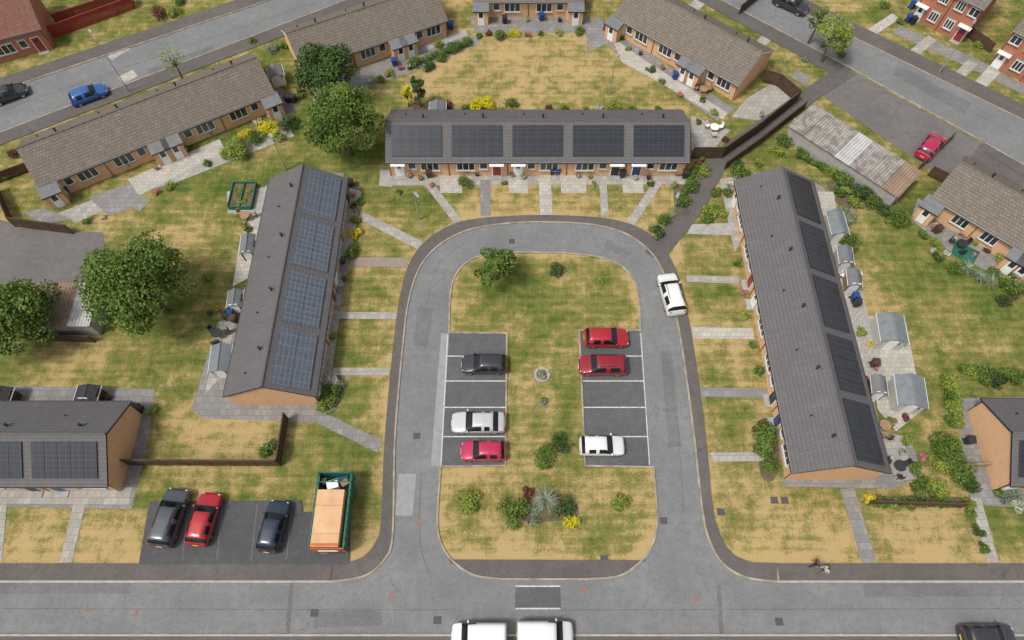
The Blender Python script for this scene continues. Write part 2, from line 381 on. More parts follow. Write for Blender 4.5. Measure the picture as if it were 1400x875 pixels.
# ---------------- paths -------------------------------------------------------
def path(pts,w,mat='pave',z=.03,name='garden_path'): return ribbon(name,W(pts),w,z,M[mat])
path([(478,358),(556,359)],1.1,'block'); path([(462,431),(543,432)],.75); path([(455,508),(532,508)],.75)
path([(492,294),(575,336)],1.0); path([(432,568),(520,611)],1.1,'paved')
path([(582,246),(626,303)],.9); path([(663,246),(664,295)],1.05,'paved'); path([(744,236),(747,294)],1.3,'pavel'); path([(824,246),(827,295)],.8)
path([(902,246),(862,306)],.9); 
path([(938,381),(1010,383)],.8); path([(946,455),(1030,456)],1.2,'pavel'); path([(958,536),(1048,538)],.9,'paved'); path([(972,625),(1045,624)],.8)
path([(1158,668),(1188,769)],1.2,'paved'); path([(1333,680),(1358,769)],.9,'pave'); path([(112,676),(90,769)],1.0); path([(2,680),(-6,769)],1.0)
def area(pts,mat,z=.024,name='patio'): return sheet(name,W(pts),z,M[mat])
area([(522,240),(945,240),(946,252),(522,254)],'pave',.021)
for u0,u1 in ((600,630),(694,720),(765,800),(850,878)): area([(u0,236),(u1,236),(u1+2,264),(u0+2,264)],'pavel',.036)
area([(520,232),(534,232),(536,256),(518,254)],'conc',.03)
area([(470,250),(492,256),(480,345),(455,470),(440,545),(462,560),(425,578),(280,572),(262,560),(298,440),(330,430),(358,258),(383,240),(470,236)],'paved',.0165)
area([(478,256),(494,262),(480,350),(466,350)],'pavel',.024); area([(345,290),(362,288),(340,380),(318,392),(328,330)],'pavel',.024)
area([(300,440),(322,440),(305,512),(280,540)],'pave',.024); 
area([(455,425),(466,425),(452,520),(440,520)],'pave',.024)
area([(310,262),(372,255),(366,292),(312,292)],'conc',.0205)
area([(1003,262),(1018,262),(1036,400),(1056,520),(1074,600),(1070,665),(1220,668),(1262,650),(1245,600),(1205,590),(1160,400),(1128,258),(1100,240),(1020,236),(1003,240)],'paved',.0165)
area([(1118,262),(1140,262),(1148,330),(1175,385),(1187,478),(1196,550),(1178,545),(1150,420)],'pavel',.024)
area([(1148,360),(1170,370),(1210,510),(1190,520)],'gravel',.028); area([(1205,590),(1235,596),(1248,655),(1225,658)],'pave',.028)
area([(1180,430),(1238,440),(1262,560),(1225,590),(1200,560)],'pavel',.0205)
area([(984,246),(1012,240),(1016,330),(1004,345)],'pave',.028); area([(1000,305),(945,307),(940,320),(1000,322)],'conc',.033)
area([(-160,524),(212,532),(203,600),(180,696),(-160,690)],'paved',.0165)
area([(-60,664),(180,666),(176,690),(-60,688)],'pave',.022)
area([(1304,545),(1500,540),(1500,700),(1330,690),(1318,640)],'paved',.0165)
area([(78,292),(395,168),(402,186),(240,250),(195,262),(105,305)],'pave',.02)
area([(175,245),(300,190),(308,205),(190,268)],'pavel',.026); area([(120,270),(180,250),(196,278),(150,295)],'paved',.024)
area([(60,285),(100,300),(102,300),(60,306),(30,290)],'paved',.03)
area([(375,110),(408,150),(385,170),(360,120)],'paved',.023)
area([(425,115),(625,50),(655,48),(655,60),(560,100),(520,112),(430,150)],'paved',.02)
area([(560,78),(640,48),(636,40),(560,68)],'gravel',.026); area([(640,22),(805,22),(830,60),(805,70),(800,45),(650,45)],'paved',.018)
area([(815,22),(838,40),(1005,150),(980,165),(900,110),(830,62),(800,45)],'paved',.0225)
area([(836,50),(870,75),(995,155),(988,164),(900,112),(850,85)],'pavel',.027)
area([(945,158),(998,178),(975,205),(945,205)],'pave',.0195); area([(1020,135),(1060,112),(1085,132),(1040,165),(1000,160)],'pave',.02)
area([(1255,270),(1290,300),(1400,370),(1390,392),(1300,345),(1245,300)],'paved',.0165)
area([(1305,328),(1340,345),(1330,362),(1300,348)],'green',.03,'artificial_lawn')
area([(1220,45),(1330,95),(1420,140),(1420,128),(1335,80),(1230,35)],'paved',.0165)
path([(1225,22),(1190,45)],1.2,'pavel');path([(1275,52),(1250,72)],1.2,'pave');path([(1330,85),(1310,105)],1.2,'pave');path([(1360,95),(1338,118)],1.4,'pavel')
path([(960,0),(935,22)],1.5,'pave'); path([(880,-15),(905,5)],1.5,'pavel'); path([(1060,40),(1040,60)],1.3)
path([(150,80),(175,65)],1.0); path([(165,110),(185,100)],1.4,'pavel'); path([(1085,100),(1105,112)],1.6,'paved')
path([(163,262),(198,282)],1.6,'paved'); 
for p in ([(1190,678),(1325,680),(1325,692),(1186,690)],[(1128,248),(1195,250),(1200,280),(1150,282)],[(430,510),(470,505),(460,560),(432,556)],[(920,250),(975,205),(990,212),(945,300),(925,298)],[(560,142),(610,140),(612,152),(560,152)],[(1036,575),(1064,575),(1062,650),(1040,650)],[(712,686),(780,684),(786,708),(716,712)]):
    sheet('flower_bed',W(cr(p+[p[0]],4)[:-1]),.0125,M['soil'])

# ---------------- ground sheet with dryness attribute -------------------------
xs=np.concatenate([[-1500,-700,-300,-160,-110],np.arange(-80,80.1,.45),[110,160,300,700,1500]])
ys=np.concatenate([[-1500,-700,-250,-80,-30],np.arange(-6,96,.45),[120,180,350,800,1500]])
X,Y=np.meshgrid(xs,ys); nx,ny=len(xs),len(ys)
dry=np.full(X.shape,.50)
def segd(poly,closed=False):
    d=np.full(X.shape,1e9); n=len(poly)
    for i in range(n if closed else n-1):
        a=poly[i];b=poly[(i+1)%n]; dx,dy=b[0]-a[0],b[1]-a[1]; l=dx*dx+dy*dy
        if l<1e-9: continue
        t=np.clip(((X-a[0])*dx+(Y-a[1])*dy)/l,0,1); d=np.minimum(d,np.hypot(X-a[0]-t*dx,Y-a[1]-t*dy))
    return d
for poly,cl in ((island[::2],True),(pout[::2],False),(W(dU),False),(W(cL),False),([(-140,Yp),(140,Yp)],False)):
    dry+=.42*np.exp(-(segd(poly,cl)/.9)**1.3)
for u,v,r,a in ((730,80,10,.36),(620,70,6,.2),(850,90,7,.2),(750,735,7,.22),(650,735,4,.15),(1080,730,6,.3),(1260,735,5,.3),(60,730,9,.25),(300,600,5,.25),(330,740,4,.1),(100,160,6,.2),
   (330,240,9,-.26),(480,230,6,-.14),(250,470,8,-.12),(90,510,6,.12),(740,430,6,-.08),(740,380,5,-.12),(1290,330,10,-.22),(1330,470,8,-.05),(1240,420,7,.15),(1060,210,4,-.15),(500,540,4,-.05),(490,400,4,.12),
   (985,400,4,.1),(990,580,5,-.05),(700,265,5,.22),(800,265,5,.2),(860,262,4,.15),(360,590,3,.3),(740,510,1.6,.4),(740,545,1.4,.35),(450,610,4,-.14),(1390,690,3,-.3),(590,70,4,.2),(1230,55,8,.05),(1280,620,4,.1),(260,300,4,.2),(290,360,4,.15)):
    x,y=G(u,v); dry+=a*np.exp(-((X-x)**2+(Y-y)**2)/(r*r))
me=bpy.data.meshes.new('ground'); vs=np.stack([X.ravel(),Y.ravel(),np.zeros(X.size)],1)
idx=np.arange(nx*ny).reshape(ny,nx); q=np.stack([idx[:-1,:-1],idx[:-1,1:],idx[1:,1:],idx[1:,:-1]],-1).reshape(-1,4)
me.vertices.add(len(vs)); me.vertices.foreach_set('co',vs.ravel())
me.loops.add(q.size); me.loops.foreach_set('vertex_index',q.ravel().astype(np.int32))
me.polygons.add(len(q)); me.polygons.foreach_set('loop_start',np.arange(0,q.size,4,dtype=np.int32))
me.update(calc_edges=True)
at=me.attributes.new('dry','FLOAT','POINT'); at.data.foreach_set('value',dry.ravel().astype(np.float32))
me.materials.append(M['grass']); g=bpy.data.objects.new('ground',me); scene.collection.objects.link(g)

# ---------------- buildings ---------------------------------------------------
def window(b,x,y,z,w,h,s,bars=2):
    b.box((x,y+.01*s,z),(w,.03,h),M['glass'])
    for dx in [-w/2,w/2]+[(-w/2+w*k/bars) for k in range(1,bars)]:
        b.box((x+dx,y+.035*s,z),(.07,.07,h+.07),M['white'])
    for dz in (-h/2,h/2): b.box((x,y+.038*s,z+dz),(w-.05,.06,.07),M['white'])
    b.box((x,y+.08*s,z-h/2-.07),(w+.2,.18,.06),M['conc'])
    b.box((x,y+.015*s,z+h/2+.12),(w+.3,.04,.14),M['conc'])
def door(b,x,y,z0,s,mat):
    b.box((x,y+.02*s,z0+1.02),(1.0,.07,2.08),M['white'])
    b.box((x,y+.065*s,z0+1.0),(.84,.05,1.96),mat)
    b.box((x,y+.095*s,z0+1.5),(.4,.02,.6),M['glass'])
    b.box((x,y+.3*s,z0+.05),(1.2,.6,.1),M['conc'])
def house(name,cx,cy,ang,L,D,units,o=.3,eh=2.4,rh=4.6,wall='brick',roof='roofn',panels=None,pside=-1,porch=None,pmat='solk',doors=('white','reddoor','white','dark','bluedoor'),vents=True,storeys=1,whitebits=False):
    E=empty(name,(cx,cy,0),ang); hw=D/2+o; sl=(rh-eh)/hw; hl=L/2+.12
    b=MB(); wh=eh+sl*o-.12; ap=rh-.12; l=L/2; d=D/2
    b.poly([(-l,-d,0),(l,-d,0),(l,-d,wh),(-l,-d,wh)],M[wall]); b.poly([(l,d,0),(-l,d,0),(-l,d,wh),(l,d,wh)],M[wall])
    b.poly([(l,-d,0),(l,d,0),(l,d,wh),(l,0,ap),(l,-d,wh)],M[wall]); b.poly([(-l,d,0),(-l,-d,0),(-l,-d,wh),(-l,0,ap),(-l,d,wh)],M[wall])
    b.build('walls',E)
    slope=math.atan2(rh-eh,hw); sl_len=math.hypot(hw,rh-eh)
    for s in (-1,1):
        r=MB(); r.box((0,-sl_len/2,-.05),(2*hl,sl_len,.1),M[roof])
        ob=r.build('roof_slope',E); ob.location=(0,0,rh)
        ob.rotation_euler=(slope,0,0) if s==-1 else (slope,0,math.pi)
        if panels and s==pside:
            p=MB(); w=L/panels['n']; cols,rows=panels.get('c',5),2; mw,mh=1.05,panels.get('mh',1.66)
            for k in range(panels['n']):
                x0=-L/2+w*(k+.5)+panels.get('dx',0)
                p.box((x0,-sl_len/2+panels.get('dy',.05),.045),(cols*mw-.1,rows*mh-.1,.06),M['frame'])
                for i in range(cols):
                    for j in range(rows):
                        p.box((x0+(i-(cols-1)/2)*mw,-sl_len/2+panels.get('dy',.05)+(j-.5)*mh,.1),(mw-.025,mh-.03,.04),M[pmat])
            po=p.build('solar_panels',E); po.location=ob.location; po.rotation_euler=ob.rotation_euler
    t=MB()
    n=int(L/.45)
    for i in range(n):
        t.tube((-hl+i*2*hl/n,0,rh),(-hl+(i+.97)*2*hl/n,0,rh),.12,.11,M[roof],8)
    for s in (-1,1):
        t.box((0,s*(hw-.03),eh-.12),(2*hl,.03,.2),M['white'])
        t.tube((-hl,s*(hw+.05),eh-.1),(hl,s*(hw+.05),eh-.1),.06,.06,M['dark'],6)
        for e in (-1,1):
            x=e*(hl+.012); t.poly([(x,s*hw,eh-.02),(x,0,rh-.02),(x,0,rh-.2),(x,s*hw,eh-.2)],M['dark' if roof=='roofn' else 'white'])
        for k in range(units+1):
            x=-l+.1+k*(L-.2)/units
            t.tube((x,s*(d+.06),0),(x,s*(d+.06),eh-.1),.035,.035,M['dark'],6)
    t.build('ridge_and_gutters',E)
    w=L/units; f=MB()
    for k in range(units):
        fl=1 if k%2==0 else -1; xc=-l+w*(k+.5)
        for st in range(storeys):
            z=1.45+st*2.5
            if st==0: door(f,xc-fl*w*.32,-d,0,-1,M[doors[k%len(doors)]])
            else: window(f,xc-fl*w*.3,-d,z,1.1,1.0,-1,2)
            window(f,xc+fl*w*.2,-d,z,min(1.9,w*.3),1.15,-1,3)
            if w>5.2 and st==0: window(f,xc-fl*w*.1,-d,z+.1,.8,.95,-1,1)
            window(f,xc-fl*w*.2,d,z,1.5,1.05,1,2); 
            if st==0: door(f,xc+fl*w*.2,d,0,1,M['white'])
            window(f,xc+fl*w*.38,d,z+.1,.7,.9,1,1)
        if whitebits: f.box((xc-fl*w*.32,-d-.35,2.2),(1.5,.7,.08),M['white'])
        if vents:
            vs_=-pside if panels else 1; yy=vs_*.9
            f.tube((xc+.6,yy,rh-.9*sl-.05),(xc+.6,yy,rh-.9*sl+.4),.09,.09,M['dark'],8); f.tube((xc+.6,yy,rh-.9*sl+.38),(xc+.6,yy,rh-.9*sl+.5),.15,.13,M['dark'],8)
            f.tube((xc-1.4,vs_*2.0,rh-2*sl-.05),(xc-1.4,vs_*2.0,rh-2*sl+.22),.07,.07,M['dark'],8)
    if porch:
        for k in range(units):
            fl=1 if k%2==0 else -1; xc=-l+w*(k+.5)-fl*w*.36
            pw=1.7
            f.box((xc+fl*-.2,-d-.7,1.05),(pw,1.4,2.1),M[wall]); 
            pts=[(-pw/2-.15,-d-1.6,2.05),(pw/2+.15,-d-1.6,2.05),(pw/2+.15,-d-.02,2.45),(-pw/2-.15,-d-.02,2.45)]
            q=[(xc-fl*.2+a,bb,c) for a,bb,c in pts]; f.poly(q,M['grey']); 
            f.poly([(a,bb,c-.15) for a,bb,c in reversed(q)],M['grey'])
            f.poly([q[0],(q[0][0],q[0][1],1.9),(q[1][0],q[1][1],1.9),q[1]][::-1],M['dark'])
            f.box((xc-fl*.2,-d-1.42,1.0),(.8,.05,1.95),M['white']); f.box((xc-fl*.2,-d-1.45,1.45),(.5,.03,.7),M['glass'])
    f.build('windows_and_doors',E)
    return E
def house_eave(name,p1,p2,Dt,units,eh=2.4,o=.3,zref=None,**k):
    z=eh if zref is None else zref
    a=G(*p1,z);b=G(*p2,z); dx,dy=b[0]-a[0],b[1]-a[1]; L=math.hypot(dx,dy); an=math.atan2(dy,dx)
    n=(-math.sin(an),math.cos(an)); h=Dt/2 if zref is None else Dt/2-o
    c=((a[0]+b[0])/2+n[0]*h,(a[1]+b[1])/2+n[1]*h)
    return house(name,c[0],c[1],an,L-.24,Dt-2*o,units,o=o,eh=eh,**k)
house('brick_bungalow_terrace',2.65,51.5,0,31.3,6.8,5,panels=dict(n=5,mh=1.6),whitebits=True)
house('brick_bungalow_terrace',-20.75,33.75,math.pi/2,23.6,7.4,4,panels=dict(n=4),pmat='solsky')
house('brick_bungalow_terrace',26.7,30.3,-math.pi/2,30.0,7.4,5,panels=dict(n=5),pside=1)
L4=30; house('brick_bungalow_terrace',-32.6-L4/2,17.75,0,L4,6.7,5,panels=dict(n=5,dx=-.2,mh=1.5))
house('brick_bungalow_terrace',40.2+L4/2,17.9,0,L4,6.9,5,panels=dict(n=5,mh=1.5))
house_eave('brick_bungalow_terrace',(52,257),(377,128),7.6,4,roof='roofo',porch=True)
house_eave('brick_bungalow_terrace',(413,96),(613,28),7.6,3,roof='roofo',porch=True)
house_eave('brick_bungalow_terrace',(648,3),(797,3),7.6,2,roof='roofo',porch=True)
house_eave('brick_bungalow_terrace',(838,22),(1010,118),7.6,3,roof='roofo',porch=True)
house_eave('brick_bungalow_terrace',(1272,270),(1480,392),7.6,3,roof='roofo',porch=True)
house_eave('brick_house',(1243,24),(1314,60),7.5,2,eh=4.9,zref=0,rh=7.0,wall='brickred',roof='roofo',storeys=2,vents=False,whitebits=True)
house_eave('brick_house',(1350,88),(1440,134),7.5,2,eh=4.9,zref=0,rh=7.0,wall='brickred',roof='roofo',storeys=2,vents=False,whitebits=True)
house_eave('brick_house',(-90,110),(76,66),8,2,eh=3.0,zref=0,rh=5.6,wall='brickred',roof='roofr',vents=False)

def garage(name,p1,p2,depth,n,roof,h=2.2,rot=0,doorside=1,wall='conc',split=None):
    a=G(*p1,h);b=G(*p2,h); dx,dy=b[0]-a[0],b[1]-a[1]; L=math.hypot(dx,dy); an=math.atan2(dy,dx)
    nn=(-math.sin(an),math.cos(an)); c=((a[0]+b[0])/2+nn[0]*depth/2,(a[1]+b[1])/2+nn[1]*depth/2)
    E=empty(name,(c[0],c[1],0),an); m=MB(); m.box((0,0,(h-.1)/2),(L-.3,depth-.4,h-.1),M[wall])
    w=L/n
    for k in range(n):
        x=-L/2+w*(k+.5); m.box((x,doorside*(depth/2-.19),.98),(w-.4,.06,1.95),M['white' if k%3 else 'bluedoor'])
        for j in range(5): m.box((x,doorside*(depth/2-.155),.2+j*.38),(w-.45,.02,.04),M['steel'])
    m.build('walls_and_doors',E)
    r=MB()
    for k in range(n):
        x=-L/2+w*(k+.5); mt=roof[k] if isinstance(roof,list) else roof
        dz=U(-.02,.02)
        r.poly([(x-w/2+.02,-depth/2,h+dz),(x+w/2-.02,-depth/2,h+dz),(x+w/2-.02,depth/2,h+.3+dz),(x-w/2+.02,depth/2,h+.3+dz)],M[mt])
        r.poly([(x-w/2+.02,-depth/2,h-.08+dz),(x-w/2+.02,depth/2,h+.22+dz),(x+w/2-.02,depth/2,h+.22+dz),(x+w/2-.02,-depth/2,h-.08+dz)],M['dark'])
        r.poly([(x-w/2+.02,-depth/2,h-.08+dz),(x+w/2-.02,-depth/2,h-.08+dz),(x+w/2-.02,-depth/2,h+dz),(x-w/2+.02,-depth/2,h+dz)],M[mt])
    r.box((0,depth/2+.02,h+.15),(L,.05,.25),M['woodl'])
    r.build('roof',E)
garage('garage_block',(1078,172),(1228,270),4.4,7,['corr']*3+['corrp','corr','corr','corrb'])
garage('garage_block',(28,446),(122,446),4.4,3,['corrb','corrb','corrp'])
def shed(u,v,w,d,h,ang,wall='shedw',roof='shedr'):
    x,y=G(u,v); E=empty('garden_shed',(x,y,0),math.radians(ang)); m=MB()
    e=h*.8
    m.poly([(-w/2,-d/2,0),(w/2,-d/2,0),(w/2,-d/2,e),(0,-d/2,h),(-w/2,-d/2,e)],M[wall]); m.poly([(w/2,d/2,0),(-w/2,d/2,0),(-w/2,d/2,e),(0,d/2,h),(w/2,d/2,e)],M[wall])
    for s in (-1,1): m.box((s*(w/2-.02),0,e/2),(.04,d-.02,e),M[wall])
    m.box((0,-d/2-.03,.9),(.8,.05,1.7),M['white']); m.box((w/4+.1,-d/2-.03,1.3),(.1,.03,.4),M['glass'])
    m.box((w/2+.015,0,1.3),(.03,.8,.5),M['glass'])
    m.build('walls',E); r=MB(); o=.15; k=(h-e)/(w/2)
    for s in (-1,1):
        x0=s*(w/2+o); z0=e-k*o+.03
        r.poly([(0,-d/2-o,h+.03),(x0,-d/2-o,z0),(x0,d/2+o,z0),(0,d/2+o,h+.03)][::-s],M[roof])
        r.poly([(0,-d/2-o,h-.03),(x0,-d/2-o,z0-.06),(x0,d/2+o,z0-.06),(0,d/2+o,h-.03)][::s],M[roof])
        r.box((x0,0,z0-.03),(.03,d+2*o,.1),M['white'])
    r.box((0,0,h+.04),(.12,d+2*o,.05),M[roof])
    r.build('roof',E)
shed(1207,461,2.2,2.6,2.3,-6); shed(1232,545,2.3,2.7,2.2,-8); shed(1136,318,1.5,2.6,2.1,0); shed(310,500,1.6,2.4,2.0,5,'shedw','shedr')
shed(345,345,1.2,2.0,1.8,5,'wood','grey'); shed(328,418,1.2,1.6,1.7,5,'wood','grey'); shed(382,112,1.5,1.6,1.9,20,'white','grey'); shed(1160,390,1.1,1.6,1.7,-8,'woodl','grey'); shed(1192,535,1.1,1.5,1.8,-8,'wood','grey')
shed(1148,360,1.2,1.8,1.8,-6,'shedw','grey');shed(15,548,1.6,1.2,1.7,0,'wood','dark'); shed(130,545,1.8,1.2,1.6,0,'wood','dark'); shed(600,160,1.6,1.4,1.9,0,'shedw','grey')

# ---------------- fences ------------------------------------------------------
def fence(pts,h=1.6,mat='wood',name='timber_fence',gap=.15):
    P=W(pts); b=MB()
    for (x0,y0),(x1,y1) in zip(P,P[1:]):
        L=math.hypot(x1-x0,y1-y0); an=math.atan2(y1-y0,x1-x0); n=max(1,int(L/gap))
        for i in range(n):
            t=(i+.5)/n; hh=h+U(-.03,.03)
            b.box((x0+(x1-x0)*t,y0+(y1-y0)*t,hh/2),(L/n*.9,.03+.01*(i%2),hh),M[mat],an)
        k=max(1,int(L/1.9))
        for i in range(k+1):
            t=i/k; b.box((x0+(x1-x0)*t,y0+(y1-y0)*t,(h+.1)/2),(.11,.11,h+.1),M[mat],an)
        for zz in (.3,h-.25): b.box(((x0+x1)/2,(y0+y1)/2,zz),(L,.09,.08),M[mat],an)
        b.box(((x0+x1)/2,(y0+y1)/2,h+.06),(L,.12,.04),M[mat],an)
    return b.build(name)
fence([(165,636),(384,637),(394,573)],1.5)
fence([(945,217),(985,217),(1030,186),(1088,140),(1062,118),(1042,112)],1.7)
fence([(990,232),(1040,196),(1098,150)],1.2); fence([(1186,690),(1312,694)],1.3)
fence([(0,262),(22,310),(100,320)],1.5); fence([(0,250),(50,232)],1.3)
fence([(75,52),(185,12),(183,2),(80,35)],1.6,'reddoor','garden_fence'); fence([(1268,240),(1310,262)],1.4); fence([(1255,232),(1300,190)],.9,'wood')
fence([(1320,50),(1352,72)],1.3); fence([(1370,420),(1400,400)],1.3,'wood'); fence([(40,465),(130,468)],1.2,'wood'); fence([(1310,640),(1345,638)],1.0,'woodl')
fence([(1010,20),(1040,-5)],1.3)
w=W([(1078,178),(1226,276)]); b=MB(); L=math.dist(w[0],w[1]); b.box(((w[0][0]+w[1][0])/2,(w[0][1]+w[1][1])/2,.9),(L,.2,1.8),M['conc'],math.atan2(w[1][1]-w[0][1],w[1][0]-w[0][0])); b.build('concrete_wall')

# ---------------- vegetation --------------------------------------------------
def leaves(cent,rad,n,size,tints,up=.3):
    k=len(cent); wts=np.array(rad)**2; wts=wts/wts.sum()
    ci=rng.choice(k,n,p=wts); d=rng.normal(size=(n,3)); d/=np.linalg.norm(d,axis=1)[:,None]
    rr=np.array(rad)[ci]*rng.uniform(.55,1.08,n)**.6
    P=np.array(cent)[ci]+d*rr[:,None]*np.array([1,1,.85])
    nn=d*.7+rng.normal(size=(n,3))*.55; nn[:,2]+=up; nn/=np.linalg.norm(nn,axis=1)[:,None]
    a=np.cross(nn,rng.normal(size=(n,3))); a/=np.linalg.norm(a,axis=1)[:,None]; b=np.cross(nn,a)
    s=(size*rng.uniform(.6,1.3,n))[:,None]
    Q=np.stack([P-a*s*.5,P+b*s*.35,P+a*s*.55,P-b*s*.35],1)
    t=np.array(tints)[ci]+rng.uniform(-.28,.28,n)+d[:,2]*.18  # random leaf tone, plus top light painted in: upward leaves are paler
    return Q,np.clip(t,0,1)
def leafobj(name,Q,t,mat,extra=None,parent=None,loc=None):
    n=len(Q); v=Q.reshape(-1,3); f=np.arange(n*4).reshape(-1,4)
    vs=v.tolist(); fs=f.tolist(); mi=[0]*n; ml=[mat]
    tv=t.tolist()
    if extra:
        b0=len(vs); vs+=extra.v; fs+=[[i+b0 for i in ff] for ff in extra.f]; 
        for m in extra.ml: ml.append(m)
        mi+=[1+i for i in extra.m]; tv+=[.1]*len(extra.f)
    me=bpy.data.meshes.new(name); me.from_pydata(vs,[],fs)
    for m in ml: me.materials.append(m)
    me.polygons.foreach_set('material_index',mi)
    a=me.attributes.new('tint','FLOAT','FACE'); a.data.foreach_set('value',tv); me.update()
    o=bpy.data.objects.new(name,me); scene.collection.objects.link(o)
    if loc: o.location=loc
    return o
def tree(name,u,v,h,r,mat='leaf',n=7000,size=.3,zc=None,nclump=38,sq=1.0):
    x,y=G(u,v,zc or h*.6); b=MB(); zc=zc or h*.6
    tr=max(.07,h*.022); cent=[];rad=[];tin=[]
    for i in range(nclump):
        d=rng.normal(size=3); d/=np.linalg.norm(d); 
        if d[2]<-.45: d[2]*=-1
        k=rng.uniform(.4,.84)
        cent.append((d[0]*r*k,d[1]*r*k,zc+d[2]*(h-zc)*k*sq)); rad.append(r*rng.uniform(.16,.32)); tin.append(rng.uniform(.15,.8)+.15*d[2])  # higher clumps coloured paler, as if lit from above
    lean=(U(-.2,.2),U(-.2,.2))
    top=(lean[0],lean[1],zc*.75)
    b.tube((0,0,0),(lean[0]*.5,lean[1]*.5,zc*.35),tr*1.5,tr,M['bark'],9); b.tube((lean[0]*.5,lean[1]*.5,zc*.35),top,tr,tr*.7,M['bark'],8)
    for i,c in enumerate(cent[:16]):
        mid=(top[0]*.5+c[0]*.5+U(-.2,.2),top[1]*.5+c[1]*.5+U(-.2,.2),top[2]*.4+c[2]*.6)
        b.tube(top,mid,tr*.45,tr*.28,M['bark'],5,False); b.tube(mid,c,tr*.28,tr*.08,M['bark'],5,False)
    Q,t=leaves(cent,rad,n,size,tin)
    return leafobj(name,Q,t,M[mat],b,loc=(x,y,0))
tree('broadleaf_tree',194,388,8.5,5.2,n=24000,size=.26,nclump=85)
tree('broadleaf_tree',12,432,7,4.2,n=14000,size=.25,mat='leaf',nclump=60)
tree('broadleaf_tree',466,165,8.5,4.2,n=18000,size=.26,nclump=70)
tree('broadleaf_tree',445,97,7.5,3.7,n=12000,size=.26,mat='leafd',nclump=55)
tree('broadleaf_tree',678,362,4.4,2.4,n=3000,size=.24,nclump=28)
tree('broadleaf_tree',1140,50,6,2.4,n=2600,size=.22,nclump=30,mat='leafl')
tree('broadleaf_tree',1118,30,5,1.6,n=900,size=.22,nclump=14)
tree('bare_tree',237,85,5,1.8,n=260,size=.2,mat='leafl')
tree('conifer_tree',572,125,4.6,1.0,n=2200,size=.2,mat='leafd',nclump=24,zc=2.3,sq=1.1)
tree('conifer_tree',557,132,3.2,.75,n=1300,size=.18,mat='leafy',nclump=16,zc=1.5)
def shrub(u,v,r,mat='leaf',hs=.85,name='shrub',dens=1):
    x,y=G(u,v,r*hs*.7); k=max(6,int(7*r+5)); cent=[];rad=[];tin=[]
    for i in range(k):
        a=U(0,6.28);q=math.sqrt(R())*.62*r; cent.append((q*math.cos(a),q*math.sin(a),r*hs*(.35+.55*R()*(1-q/r)))); rad.append(r*U(.28,.48)); tin.append(U(.2,.75))
    Q,t=leaves(cent,rad,int((480*r*r+180)*dens),.13+.03*r,tin,.5)
    Q[:,:,2]=np.maximum(Q[:,:,2],.01+rng.uniform(0,.05,(len(Q),1)))
    return leafobj(name,Q,t,M[mat],loc=(x,y,0))
